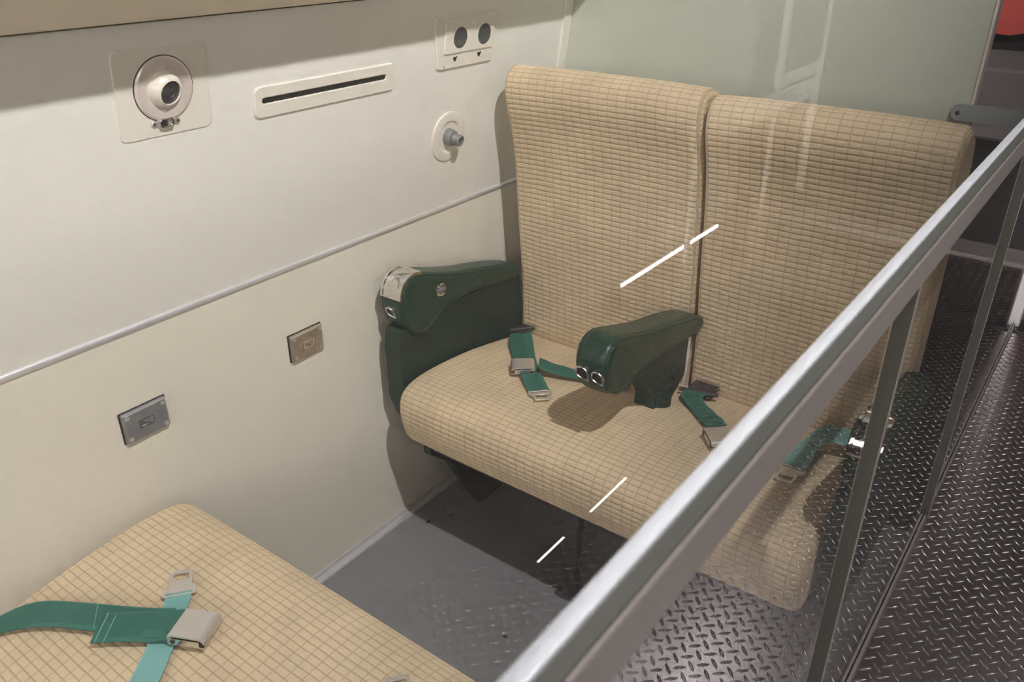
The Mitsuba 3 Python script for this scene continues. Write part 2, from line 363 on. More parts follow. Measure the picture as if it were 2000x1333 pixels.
# ---------------------------------------------------------------- hall around the aisle
add('hall_floor', bx(4.40, 9.5, -4.5, 4.0, -.05, -.012), 'mat_hall_dark', kind='structure')
add('hall_floor_side', bx(-3.5, 4.40, -4.5, -1.38, -.05, -.012), 'mat_hall_dark', kind='structure')
add('wall_far', bx(9.5, 9.6, -4.5, 4.0, -.05, 4.0), 'mat_hall_dark', kind='structure')
add('wall_back', bx(-3.6, -3.5, -4.5, 4.0, -.05, 4.0), 'mat_hall_wall', kind='structure')
add('wall_right', bx(-3.5, 9.5, -4.6, -4.5, -.05, 4.0), 'mat_hall_wall', kind='structure')
add('wall_side', bx(-3.5, 9.5, 4.0, 4.1, -.05, 4.0), 'mat_hall_dark', kind='structure')
add('ceiling_hall', bx(-3.6, 9.6, -4.6, 4.1, 4.0, 4.1), 'mat_hall_ceiling', kind='structure')
add('floor_threshold', chbox(4.40, 4.62, -1.32, .30, -.02, .012, .004), 'mat_alu_dull', kind='structure', label='flat grey metal threshold at the end of the tread plate')

# ---------------------------------------------------------------- lamps
def spot_lamp(x, y, z, tgt, rad, r, label):
    d = np.array(tgt, float) - (x, y, z); d /= np.linalg.norm(d)
    u = np.cross(d, (0, 0, 1.0)); u /= np.linalg.norm(u); w = np.cross(d, u)
    key = 'track_spotlight'; i = 0
    while any(k.startswith(key + '__') for k in scene): i += 1; key = f'track_spotlight_{i:03d}'
    add(key + '__housing', frame(lathe([(0, -.14), (.05, -.14), (.055, -.12), (.055, .03), (.05, .03), (.045, -.01), (0, -.012)], 24), (x, y, z), u, -w, d), 'mat_lamp')
    add(key + '__lamp', frame(lathe([(r, 0), (0, .0005)], 24), (x, y, z), u, -w, d), 'mat_lamp', emitter=area(rad))
    add(key + '__stem', tube([(x, y, z + .1), (x, y, 4.0)], .012), 'mat_lamp')
    note(key, label, 'spotlight')
spot_lamp(*SPOT, (1.2, .95, .8), SPOT_RAD, .0245, 'black track spotlight aimed at the beige double seat')
spot_lamp(4.9, 1.2, 3.2, (7.0, .6, 1.1), (5200, 4900, 4600), .04, 'black spotlight added to brighten the red machine')  # added lamp, put here only to brighten the red machine
def tube_lamp(x0, x1, y, z, label):
    key = 'ceiling_lamp'; i = 0
    while any(k.startswith(key + '__') for k in scene): i += 1; key = f'ceiling_lamp_{i:03d}'
    add(key + '__housing', chbox(x0, x1, y - .14, y + .14, z + .02, z + .08, .01), 'mat_white')
    m = bx(x0 + .03, x1 - .03, y - .12, y + .12, z, z + .018)
    add(key + '__diffuser', m, 'mat_white', emitter=area(TUBE_RAD))
    add(key + '__rod', tube([((x0 + x1) / 2, y, z + .08), ((x0 + x1) / 2, y, 4.0)], .008), 'mat_lamp')
    note(key, label, 'ceiling lamp', 'long lamps of the hall')
def fill_panel(x0, x1, z0, z1, label, back=False):  # unseen glowing panels added to fill the cabin with soft light
    key = 'fill_panel'; i = 0
    while any(k.startswith(key + '__') for k in scene): i += 1; key = f'fill_panel_{i:03d}'
    b0, b1 = chbox(x0, x1, -4.498, -4.42, z0, z1, .01), bx(x0 + .05, x1 - .05, -4.42, -4.41, z0 + .05, z1 - .05)
    if back:
        b0, b1 = chbox(-3.498, -3.42, x0, x1, z0, z1, .01), bx(-3.42, -3.41, x0 + .05, x1 - .05, z0 + .05, z1 - .05)
    add(key + '__frame', b0, 'mat_lamp')
    add(key + '__panel', b1, 'mat_white', emitter=area(FILL_RAD))
    note(key, label, 'light box', 'added fill light panels of the hall')
fill_panel(-2.4, -.6, 1.55, 3.15, 'tall added fill light panel on the long wall across the hall')
fill_panel(-2.7, -.9, 1.40, 3.1, 'tall added fill light panel on the end wall, beside the aisle', True)
fill_panel(-.6, 1.2, 1.40, 3.1, 'tall added fill light panel on the end wall, facing the open cabin', True)
tube_lamp(3.3, 4.7, -1.15, 3.4, 'long white ceiling lamp above the far end of the aisle')
tube_lamp(2.4, 3.9, 1.9, 3.3, 'long white ceiling lamp above the space behind the cabin wall')
tube_lamp(5.2, 6.6, 2.6, 3.2, 'long white lamp added to brighten the red machine')  # added lamp that brightens the red machine

# ---------------------------------------------------------------- fittings on the wall
k = 'reading_light'
note(k, 'round eyeball reading light on a square cream plate', 'reading light')
add(k + '__mounting_plate', on_wall(plate(rrect(.687, .8565, .3365, .4805, .011), .0022, 0, .0008)), 'mat_plate_cream', smooth=30)
rc = (.7715, .4135)
add(k + '__bezel', on_wall(lathe([(.0525, .0), (.0525, .004), (.050, .006), (.047, .0068), (.033, .0062), (.030, .005), (.029, .0)], 64), *rc), 'mat_bezel', smooth=35)
ballc = np.array([0, 0, .006])
def dirframe(o, d):
    d = np.array(d, float); d /= np.linalg.norm(d); u = np.cross((0, 1.0, 0), d); u /= np.linalg.norm(u); return o, u, np.cross(d, u), d
bd = dirframe((0, 0, -.006), (.13, -.16, 1))
rb = .0325
prof = [(rb * math.sin(t), rb * math.cos(t)) for t in np.linspace(math.pi * .62, .755, 18)]
prof += [(prof[-1][0] - .0022, prof[-1][1] + .0005), (prof[-1][0] - .003, prof[-1][1] - .004)]
add(k + '__eyeball', on_wall(frame(lathe(prof, 48), *bd), *rc), 'mat_plate_cream', smooth=35)
add(k + '__lens', on_wall(frame(lathe([(.0206, .0208), (.0135, .0232), (.013, .0225), (.008, .0239), (.0072, .0229), (0, .0235)], 40), *bd), *rc), 'mat_dark', smooth=35)
add(k + '__bezel_shade_ring', on_wall(lathe([(.0540, .0018), (.0540, .0030), (.0520, .0032)], 64), *rc), 'mat_dark', label='dark ring painted as the shadow gap around the bezel')  # dark ring painted in for the shadow line round the bezel
for dx, db in ((.0045, .034), (-.0045, -.034)):
    add(k + '__screw', on_wall(lathe([(0, .0085), (.0018, .0082), (.0026, .0065), (.0026, .005)], 12), rc[0] + dx, rc[1] + db), 'mat_steel', smooth=40)
sw = (.7678, .3588)
swp = unary_union([rrect(-.0265, .0265, -.0045, .0045, .0044), rrect(-.0145, .0145, -.0095, .0095, .005)])
add(k + '__switch', on_wall(plate(swp, .0035, .002, .001), *sw), 'mat_steel', smooth=30)
add(k + '__switch__frame', on_wall(plate(rrect(-.0125, .0125, -.008, .008, .004).difference(rrect(-.0085, .0085, -.0048, .0048, .002)), .0065, .003, .0012), *sw), 'mat_chrome', smooth=30)
add(k + '__switch__toggle', on_wall(chbox(-.0075, .001, -.0042, .0042, .004, .0085, .001), *sw), 'mat_black')
for dx in (-.0215, .0215):
    add(k + '__switch__screw', on_wall(lathe([(0, .0075), (.0016, .007), (.0025, .0055), (.0025, .005)], 12), sw[0] + dx, sw[1]), 'mat_dark', smooth=40)

k = 'air_vent'
note(k, 'long narrow cream air vent with a black slot in the wall', 'air vent')
slot = rrect(.9655, 1.2875, .3560, .3662, .0048)
add(k + '__plate', on_wall(plate(rrect(.948, 1.3135, .3300, .3875, .012).difference(slot), .0045, 0, .0018)), 'mat_plate_cream', smooth=30)
add(k + '__slot', on_wall(plate(slot.buffer(.001), .0012)), 'mat_black', label='black slot')
for i in range(12):
    add(k + '__vane', on_wall(bx(.985 + i * .026, .986 + i * .026, .3556, .3666, .001, .0030)), 'mat_dark')

k = 'speaker_panel'
note(k, 'cream wall panel with two round dark grilles near the bulkhead', 'speaker')
add(k + '__plate', on_wall(plate(rpoly([(1.432, .4685), (1.452, .3505), (1.652, .3505), (1.662, .4685)], .010), .006, 0, .0028)), 'mat_plate_cream', smooth=30)
inn = rrect(1.4670, 1.6435, .3845, .4545, .006)
add(k + '__inner_panel', on_wall(plate(inn, .0045, .0055, .0022)), 'mat_plate_cream', smooth=30)
for gx in (1.5190, 1.6065):
    add(k + '__grille', on_wall(lathe([(.0236, .0098), (.0232, .0108), (.0, .0112)], 40), gx, .4190), 'mat_grille', smooth=35)
for gx, gb in ((1.5100, .3725), (1.5985, .3735)):
    pc = unary_union([sbox(-.0055, -.0035, .0040, .0040), sbox(-.0075, -.0015, -.0055, .0025), sbox(.0040, .0005, .0070, .0048), sbox(-.0035, -.0065, .0020, -.0035)])
    add(k + '__symbol', on_wall(plate(pc, .0006, .0058), gx, gb), 'mat_black', label='small black symbol')
add(k + '__knob', on_wall(lathe([(0, .0125), (.005, .012), (.0062, .0105), (.0062, .009)], 20), 1.5675, .4445), 'mat_plate_cream', smooth=40)
for gx, gb in ((1.4560, .4575), (1.4720, .3580), (1.641, .3585), (1.648, .459)):
    add(k + '__screw', on_wall(lathe([(0, .0072), (.0016, .007), (.002, .0058)], 10), gx, gb), 'mat_steel', smooth=40)

k = 'wall_nozzle'
note(k, 'round cream dish with a grey threaded nozzle beside the seat back', 'wall outlet')
nc = (1.5115, .1870)
add(k + '__dish', on_wall(lathe([(.0605, 0), (.0605, .0035), (.057, .0055), (.041, .0060), (.038, .0045), (.035, .0015), (.014, .0010), (.0, .0010)], 64), *nc), 'mat_plate_cream', smooth=30)
nd = dirframe((0, 0, 0), (.12, -.06, 1))
add(k + '__collar', on_wall(frame(lathe([(.0205, -.002), (.0205, .010), (.0185, .0125), (.0185, .017), (.0160, .019), (.0, .019)], 32), *nd), *nc), 'mat_zinc', smooth=35)
thr = [(.0132, .016)]
for i in range(5): thr += [(.0140, .019 + i * .0036), (.0126, .0208 + i * .0036)]
thr += [(.0132, .0385), (.0112, .0395), (.0085, .0375), (.0080, .026), (0, .026)]
add(k + '__spout', on_wall(frame(lathe(thr, 28), *nd), *nc), 'mat_zinc', smooth=35)

def wall_plate(x, z, mat, label):
    k = 'wall_plate' if not any(s.startswith('wall_plate__') for s in scene) else 'wall_plate_001'
    note(k, label, 'wall plate')
    def wp(m): return frame(m, np.array([x, 1.3348, z]), WX, np.array([0, 0, 1.0]), np.array([0, -1.0, 0]))
    add(k + '__backing', wp(plate(rrect(-.047, .047, -.0325, .0325, .001), .0022)), 'mat_black')
    sl = rrect(-.0125, .0125, -.0068, .0068, .002)
    add(k + '__body', wp(plate(rrect(-.0445, .0445, -.031, .031, .002).difference(sl), .0105, .001, .0040)), mat)
    add(k + '__slot', wp(plate(sl.buffer(.0005), .0065, .001)), mat)
    add(k + '__slot_rim', wp(plate(sl.buffer(.0018).difference(sl), .0012, .0114)), 'mat_chrome', label='shiny slot rim')
    for sx in (-1, 1):
        add(k + '__boss', wp(frame(plate(Polygon([(.0036 * math.cos(a), .0036 * math.sin(a)) for a in np.arange(6) * math.pi / 3]), .0018, .0114), (sx * .0195, .0005 * sx, 0), WX, np.array([0, 1.0, 0]), np.array([0, 0, 1.0]))), mat)
        for sb in (-1, 1):
            add(k + '__screw', wp(frame(lathe([(.0044, .0110), (.0044, .0124), (.0028, .0130), (.0008, .0122), (0, .0122)], 14), (sx * .0360, sb * .0225, 0), WX, np.array([0, 1.0, 0]), np.array([0, 0, 1.0]))), 'mat_steel', smooth=35)
wall_plate(.6405, .6535, 'mat_zinc', 'grey metal wall plate with a small slot above the foreground cushion')
wall_plate(1.0330, .6535, 'mat_nickel', 'tarnished warm brown metal wall plate left of the green armrest')

# ---------------------------------------------------------------- seats
CUSH = [(1.74, .335), (1.60, .322), (1.40, .320), (1.262, .322), (1.228, .330), (1.212, .365), (1.203, .41), (1.204, .448), (1.220, .477), (1.262, .492), (1.33, .494), (1.45, .484), (1.58, .462), (1.70, .437), (1.755, .415)]
BACK = [(1.725, .36), (1.728, .44), (1.727, .55), (1.716, .66), (1.700, .80), (1.690, .92), (1.672, 1.02), (1.650, 1.080), (1.642, 1.120), (1.648, 1.156), (1.676, 1.175), (1.715, 1.172), (1.760, 1.148), (1.795, 1.09), (1.812, .90), (1.825, .60), (1.83, .36)]
ARM = [(1.241, .700), (1.246, .730), (1.264, .750), (1.300, .757), (1.385, .729), (1.470, .703), (1.570, .683), (1.660, .660), (1.702, .645), (1.714, .622), (1.690, .604), (1.610, .616), (1.510, .630), (1.400, .628), (1.330, .616), (1.285, .622), (1.255, .648)]
ARML = [(1.237, .695), (1.243, .730), (1.262, .751), (1.300, .757), (1.385, .729), (1.470, .703), (1.570, .683), (1.660, .660), (1.702, .645), (1.714, .612), (1.640, .618), (1.550, .633), (1.460, .640), (1.380, .630), (1.335, .603), (1.300, .590), (1.262, .618), (1.240, .660)]
SEAT = 'double_seat'
note(SEAT, 'beige checked double seat with green armrests facing the foreground cushion', 'seat')
m, uv = pillow(CUSH, .238, 1.238, .022, n=170, ny=40, crown=.004)
add(SEAT + '__cushion', m, 'mat_fabric', smooth=True, uv=uv)
for yy in (.252, 1.224):
    add(SEAT + '__cushion__piping', tube(pillow_edge(CUSH, yy, .008, 150), .0034, 6, True), 'mat_piping', smooth=True)
for y0, y1, dz in ((.720, 1.240, 0), (.218, .712, .011)):
    PB = [(x, z - dz * max(0, z - .36) / .8) for x, z in BACK]
    m, uv = pillow(PB, y0, y1, .014, n=190, ny=26, crown=.004)
    b = add(SEAT + '__backrest', m, 'mat_fabric', smooth=True, uv=uv)
    for yy in (y0 + .006, y1 - .006):
        add(b + '__piping', tube(pillow_edge(PB, yy, .004, 190), .0032, 6, True), 'mat_piping', smooth=True)
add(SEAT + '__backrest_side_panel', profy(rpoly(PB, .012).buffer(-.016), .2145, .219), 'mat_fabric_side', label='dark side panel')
# arms
def arm(prof, y0, y1, mat='mat_green', rnd=.016):
    m, uv = pillow(prof, y0, y1, rnd, n=110, ny=10, crown=.002, cap=6)
    a = add(SEAT + '__armrest', m, mat, smooth=True)
    for yy in (y0 + .0035, y1 - .0035):
        add(a + '__piping', tube(pillow_edge(prof, yy, .0046, 110), .0023, 6, True), 'mat_green', smooth=True)
    return a
armL = arm(ARML, 1.226, 1.300)
armC = arm(ARM, .684, .760)
armR = arm(ARML, .164, .226)
# ashtray lids: a curved chrome plate wrapped over the front of an arm
def lid(a, prof, y0, y1):
    L = smooth_loop(prof, 400); ctr = np.array([1.31, .68])
    sel = [p for p in L if p[0] < 1.312 and p[1] > .703 and p[1] > .66]
    sel = sorted(sel, key=lambda p: math.atan2(p[1] - ctr[1], p[0] - ctr[0]), reverse=True)
    P = np.array(sel); P = np.vstack([P[0], P[1:-1][::4], P[-1]])
    t = np.gradient(P, axis=0); t /= np.linalg.norm(t, axis=1, keepdims=True); nr = np.stack([-t[:, 1], t[:, 0]], 1)
    if nr[len(nr) // 2] @ (P[len(P) // 2] - ctr) < 0: nr = -nr
    def sheet(a0, a1, s0, s1, h0, h1):
        i0, i1 = int(s0 * (len(P) - 1)), int(round(s1 * (len(P) - 1)))
        Q, N = P[i0:i1 + 1], nr[i0:i1 + 1]; n = len(Q)
        V = np.array([(q[0] + w[0] * h, y, q[1] + w[1] * h) for h in (h0, h1) for y in (a0, a1) for q, w in zip(Q, N)])
        F = []
        def strip(p, q):
            for i in range(n - 1): F.extend([(p + i, p + i + 1, q + i + 1), (p + i, q + i + 1, q + i)])
        strip(0, n); strip(3 * n, 2 * n); strip(2 * n, 0); strip(n, 3 * n)
        for e in (0, n - 1): F.extend([(e, n + e, 3 * n + e), (e, 3 * n + e, 2 * n + e)] if e else [(e, 3 * n + e, n + e), (e, 2 * n + e, 3 * n + e)])
        return trimesh.Trimesh(V, np.array(F), process=False)
    k = add(a + '__ashtray', sheet(y0, y1, 0, 1, -.004, .0028), 'mat_chrome', smooth=30, label='chrome ashtray lid')
    fr = cat_(sheet(y0, y0 + .006, 0, 1, .0028, .0052), sheet(y1 - .006, y1, 0, 1, .0028, .0052), sheet(y0 + .006, y1 - .006, 0, .10, .0028, .0052), sheet(y0 + .006, y1 - .006, .90, 1, .0028, .0052))
    add(SEAT + '__ashtray_rim', fr, 'mat_chrome', smooth=30, label='raised chrome rim of the ashtray lid')
    ym = (y0 + y1) / 2; path = []
    for q in np.linspace(-1, 1, 15):
        ii = min(len(P) - 1, max(0, int((.30 + .36 * (1 - q * q)) * (len(P) - 1)))); path.append((P[ii][0] + nr[ii][0] * .0034, ym - .004 + q * .016, P[ii][1] + nr[ii][1] * .0034))
    path = np.array(path); path[:, 0] = np.convolve(np.pad(path[:, 0], 2, 'edge'), np.ones(5) / 5, 'valid'); path[:, 2] = np.convolve(np.pad(path[:, 2], 2, 'edge'), np.ones(5) / 5, 'valid')
    add(SEAT + '__ashtray_pull', tube(path, .0016, 6), 'mat_chrome', smooth=True, label='curved chrome pull on the ashtray lid')
lid(armL, ARML, 1.231, 1.295)
lid(armR, ARML, .169, .221)
# teardrop sockets
def teardrop(a, o, N, upd, w=.0138, h=.0138):
    N = np.array(N, float); N /= np.linalg.norm(N); U = np.array(upd, float); U -= N * (U @ N); U /= np.linalg.norm(U); X = np.cross(U, N)
    pts = []; ca, sa = math.cos(math.radians(38)), math.sin(math.radians(38))
    for t in np.linspace(0, 2 * np.pi, 44, endpoint=False):
        q = math.sin(t); taper = (1 - .75 * (-q) ** 1.6) if q < 0 else 1
        a_, b_ = w * math.cos(t) * taper, h * q * (1 if q > 0 else 1.45)
        pts.append((a_ * ca - b_ * sa, a_ * sa + b_ * ca))
    P = Polygon(pts).buffer(0)
    k = add(a + '__socket', frame(plate(P.buffer(.0016).difference(P.buffer(-.0028)), .0060, -.0022, .0014), o, X, U, N), 'mat_chrome', smooth=35, label='chrome teardrop shaped ring')
    add(a + '__socket_hole', frame(plate(P.buffer(-.002), .0034, -.0022), o, X, U, N), 'mat_black', label='dark inside of the socket ring')
teardrop(armC, (1.2420, .7400, .682), (-1, 0, -.22), (0, 0, 1), .0150, .0150)
teardrop(armC, (1.2420, .7045, .682), (-1, 0, -.22), (0, 0, 1), .0138, .0138)
teardrop(armL, (1.2385, 1.268, .669), (-1, 0, -.35), (0, 0, 1), .0135, .0135)
# round lock on the inner side of the wall armrest
lo = (np.array([1.369, 1.2262, .690]), np.array([1.0, 0, 0]), np.array([0, 0, 1.0]), np.array([0, -1.0, 0]))
add(armL + '__button_ring', frame(lathe([(.0172, -.002), (.0172, .003), (.015, .0055), (.0115, .0040), (.0110, .001)], 40), *lo), 'mat_chrome', smooth=35, label='chrome ring')
add(armL + '__button', frame(lathe([(.0110, .0008), (.0066, .0010), (.0060, .0035), (.0040, .0048), (.0018, .0035), (0, .0035)], 32), *lo), 'mat_zinc', smooth=35, label='round recline button')
# side panels and the bracket of the centre arm
SP = rpoly([(1.240, .625), (1.234, .575), (1.236, .430), (1.262, .36), (1.74, .335), (1.72, .615), (1.60, .622), (1.44, .63), (1.33, .61)], .012)
add(SEAT + '__side_panel', profy(SP, 1.243, 1.292), 'mat_green_dark', label='dark green side panel')
SPR = rpoly([(1.262, .60), (1.254, .50), (1.268, .34), (1.74, .335), (1.735, .64), (1.44, .65)], .012)
add(SEAT + '__side_panel', profy(SPR, .178, .228), 'mat_green_dark', label='dark green side panel')
BR = rpoly([(1.385, .640), (1.43, .590), (1.475, .545), (1.497, .52), (1.500, .475), (1.59, .462), (1.62, .48), (1.655, .50), (1.69, .60), (1.68, .64)], .008)
add(SEAT + '__arm_bracket', profy(BR, .698, .748), 'mat_green_dark', label='dark green bracket under the centre armrest')
add(SEAT + '__arm_bracket__foot', frame(lathe([(.036, -.03), (.036, .018), (.032, .024), (0, .026)], 28), (1.545, .715, .478), WX, np.array([0, 1.0, 0]), np.array([0, 0, 1.0])), 'mat_green_dark', smooth=35)
add(SEAT + '__arm_bracket__rod', tube([(1.662, .700, .47), (1.665, .700, .62)], .006), 'mat_bezel', smooth=True, label='thin metal rod')
add(SEAT + '__arm_bracket__pivot', frame(lathe([(.020, 0), (.020, .004), (.016, .006), (.012, .005), (0, .005)], 28), (1.60, .699, .535), WX, np.array([0, 0, 1.0]), np.array([0, -1.0, 0])), 'mat_green_dark', smooth=35)
# frame and legs
add(SEAT + '__frame', cat_(chbox(1.27, 1.30, .26, 1.22, .285, .318, .003), chbox(1.66, 1.69, .26, 1.22, .285, .318, .003), chbox(1.30, 1.66, 1.185, 1.215, .285, .318, .003), chbox(1.30, 1.66, .26, .29, .285, .318, .003), chbox(1.30, 1.66, .775, .805, .285, .318, .003)), 'mat_leg')
add(SEAT + '__frame_side', profy(rpoly([(1.262, .322), (1.266, .275), (1.34, .21), (1.40, .10), (1.46, .0), (1.56, .0), (1.60, .322)], .006), 1.188, 1.212), 'mat_green_dark', label='dark green leg frame beside the wall')
for lx, ly in ((1.318, .790), (1.66, .790), (1.318, .285), (1.66, .285)):
    l = add(SEAT + '__leg', chbox(lx - .018, lx + .018, ly - .020, ly + .020, .004, .290, .004), 'mat_leg')
    add(l + '__foot', chbox(lx - .03, lx + .03, ly - .03, ly + .03, 0, .006, .002), 'mat_leg')

# foreground seat, turned the other way; only its cushion stands in the frame
S2 = 'double_seat_001'
def mir(P): return [(1.877 - x, z) for x, z in P][::-1]
note(S2, 'foreground beige checked seat cushion at the lower left, facing the double seat', 'seat')
m, uv = pillow(mir(CUSH), .300, 1.292, .030, n=170, ny=40, crown=.004)
add(S2 + '__cushion', m, 'mat_fabric', smooth=True, uv=uv)
add(S2 + '__frame', cat_(chbox(.578, .608, .33, 1.27, .285, .318, .003), chbox(.19, .22, .33, 1.27, .285, .318, .003), chbox(.22, .578, 1.24, 1.27, .285, .318, .003), chbox(.22, .578, .33, .36, .285, .318, .003)), 'mat_leg')
for lx, ly in ((.56, 1.2), (.215, 1.2), (.56, .42), (.215, .42)):
    add(S2 + '__leg', chbox(lx - .018, lx + .018, ly - .020, ly + .020, 0, .290, .004), 'mat_leg')

# ---------------------------------------------------------------- seat belts
def unit(v): v = np.array(v, float); return v / np.linalg.norm(v)
def tongue(key, end, d, width=.052, n_=(0, 0, 1), length=.056, lay=.0012):
    """flat metal tongue: its strap end at `end`, pointing along d"""
    d = unit(d); n = unit(np.array(n_) - d * np.dot(n_, d)); X = np.cross(d, n)
    w = width / 2
    body = unary_union([rpoly([(-w * .80, .012), (w * .80, .012), (w * .74, length), (-w * .74, length)], .005), rpoly([(-w * 1.12, -.004), (w * 1.12, -.004), (w * 1.12, .010), (w * .80, .020), (-w * .80, .020), (-w * 1.12, .010)], .0055)])
    body = body.difference(rrect(-w * .52, w * .52, length - .0235, length - .0075, .0022)).difference(rrect(-w * .86, w * .86, -.001, .0035, .0012))
    return add(key, frame(plate(body, .0022, lay, .0006), end, X, d, n), 'mat_steel', smooth=30, label='flat steel tongue')
def buckle(key, o, d, n_=(0, 0, 1), W=.056, L=.060, H=.017):
    """lift-lever buckle: o its centre at the underside, d towards its mouth"""
    d = unit(d); n = unit(np.array(n_) - d * np.dot(n_, d)); X = np.cross(d, n)
    F = lambda m: frame(m, o, X, d, n)
    base = cat_(chbox(-W / 2, W / 2, -L * .42, L / 2, 0, .0025, .0008), chbox(-W / 2, -W / 2 + .0022, -L * .42, L * .38, .0025, H * .72, .0006), chbox(W / 2 - .0022, W / 2, -L * .42, L * .38, .0025, H * .72, .0006))
    k = add(key, F(base), 'mat_chrome', smooth=25)
    # lever lid: profile along the strap, rounded nose at the mouth
    pf = [(-L * .44, H * .60), (-L * .40, H * .94), (-L * .30, H), (L * .36, H), (L * .45, H * .93), (L * .50, H * .72), (L * .50, H * .42), (L * .475, H * .40), (L * .46, H * .66), (L * .36, H * .84), (-L * .30, H * .84), (-L * .40, H * .55)]
    mm = trimesh.creation.extrude_polygon(Polygon(pf).buffer(-.0006).buffer(.0006, quad_segs=3), W * .94)
    M = np.array([[0, 0, 1, -W * .47], [1, 0, 0, 0], [0, 1, 0, 0], [0, 0, 0, 1.0]]); mm.apply_transform(M)
    add(key + '__lever', F(mm), 'mat_steel', smooth=35)
    add(key + '__lip', F(tube([(-W * .45, L * .50, H * .40), (W * .45, L * .50, H * .40)], .0018, 8)), 'mat_chrome', smooth=True)
    for sx in (-1, 1):
        add(key + '__rivet', F(frame(lathe([(.0042, 0), (.0042, .0012), (.002, .0022), (0, .0022)], 14), (sx * W / 2, -L * .28, H * .42), np.array([0, 1.0, 0]), np.array([0, 0, 1.0]) * sx, np.array([1.0, 0, 0]) * sx)), 'mat_dark', smooth=35)
def web_(key, L, R, mat='mat_web', **kw):
    m, uv = ribbon(L, R, **kw); return add(key, m, mat, smooth=35, label=None) if False else add(key, m, mat, smooth=True, uv=uv)
# belt on the wall-side seat
k = 'seat_belt'
note(k, 'green seat belt crossed on the seat between the wall and centre armrests', 'seat belt')
web_(k + '__strap', [(1.640, 1.214, .462), (1.595, 1.187, .470), (1.499, 1.103, .490), (1.42, 1.024, .502), (1.361, .955, .500)], [(1.70, 1.190, .452), (1.665, 1.160, .466), (1.570, 1.085, .478), (1.450, .978, .496), (1.400, .922, .499)])
tongue(k + '__tongue', (1.379, .936, .4985), (-.34, -.34, .012), .050, length=.040)
web_(k + '__strap', [(1.497, 1.018, .512), (1.520, .965, .496), (1.560, .880, .484), (1.585, .800, .478)], [(1.452, .992, .512), (1.478, .935, .497), (1.515, .862, .486), (1.545, .790, .480)], 'mat_web', wave=.001)
buckle(k + '__buckle', (1.446, 1.030, .4995), (-.62, .80, 0), W=.054, L=.062)
add(k + '__anchor', cat_(chbox(1.660, 1.712, 1.180, 1.222, .456, .466, .003), tube([(1.648, 1.222, .468), (1.705, 1.182, .466)], .005)), 'mat_dark', label='dark anchor fitting')
# belt on the aisle-side seat
k = 'seat_belt_001'
note(k, 'green seat belt on the aisle side seat, buckle beside the silver rail', 'seat belt')
web_(k + '__strap', [(1.655, .672, .466), (1.609, .682, .474), (1.562, .637, .478), (1.513, .589, .486), (1.480, .556, .496)], [(1.665, .625, .464), (1.634, .634, .470), (1.587, .594, .474), (1.556, .560, .482), (1.516, .525, .494)], wave=.0012, per=.06)
buckle(k + '__buckle', (1.446, .515, .4985), (-.75, -.66, 0), W=.056, L=.064)
add(k + '__anchor', cat_(tube([(1.642, .700, .468), (1.668, .610, .466)], .0055), chbox(1.655, 1.715, .625, .69, .452, .464, .003)), 'mat_dark', label='dark anchor fitting')
web_(k + '__strap', [(1.66, .262, .480), (1.655, .300, .496), (1.635, .345, .500), (1.580, .368, .490), (1.500, .378, .492), (1.452, .372, .498)], [(1.61, .255, .476), (1.580, .290, .500), (1.560, .320, .506), (1.520, .330, .496), (1.462, .328, .494), (1.430, .330, .496)], 'mat_web_light', wave=.0015)
tongue(k + '__tongue', (1.441, .351, .4965), (-1, .02, .0), .050)
# belt on the foreground cushion
k = 'seat_belt_002'
note(k, 'green seat belt with a steel buckle lying on the foreground cushion', 'seat belt')
web_(k + '__strap', [(.255, 1.280, .466), (.292, 1.262, .476), (.336, 1.237, .487), (.369, 1.191, .493), (.401, 1.127, .499), (.442, 1.044, .507), (.462, 1.008, .512)], [(.245, 1.262, .464), (.286, 1.225, .472), (.319, 1.186, .480), (.343, 1.142, .485), (.370, 1.083, .491), (.407, .999, .500), (.428, .962, .505)], 'mat_web')
web_(k + '__strap_end', [(.3925, 1.100, .5015), (.415, 1.067, .507), (.437, 1.036, .509), (.470, .992, .5125)], [(.350, 1.074, .489), (.370, 1.046, .493), (.393, 1.010, .496), (.432, .952, .508)], 'mat_web', n=24, wave=.0012, per=.06)
stn = [np.array([(.3955, 1.094, .5050), (.3535, 1.068, .4925)]), np.array([(.4035, 1.082, .5063), (.3615, 1.056, .4940)])]
add(k + '__stitching', cat_(*[tube(np.linspace(s[0], s[1], 8), .0009, 5) for s in stn], tube(np.linspace((.400, 1.135, .5005), (.368, 1.095, .4930), 6), .0006, 5)), 'mat_web_light', label='pale stitching')
buckle(k + '__buckle', (.456, .955, .499), (.44, -.90, 0), W=.060, L=.066, H=.018)
web_(k + '__strap', [(.25, .905, .464), (.300, .936, .477), (.353, .967, .484), (.403, 1.000, .491), (.451, 1.038, .496), (.478, 1.062, .4985)], [(.27, .868, .467), (.325, .894, .481), (.378, .929, .487), (.429, .966, .493), (.480, 1.009, .498), (.508, 1.034, .500)], 'mat_web_light')
tongue(k + '__tongue', (.489, 1.044, .499), (.62, .78, .02), .049, length=.056)
k = 'seat_belt_003'
note(k, 'steel belt tongue lying at the bottom edge of the foreground cushion', 'seat belt')
web_(k + '__strap', [(.30, .535, .474), (.40, .570, .489), (.50, .605, .4985), (.545, .622, .4995)], [(.31, .490, .476), (.41, .525, .491), (.51, .560, .499), (.558, .577, .500)], 'mat_web_light')
tongue(k + '__tongue', (.5515, .600, .4995), (.60, .80, 0), .049, length=.050)

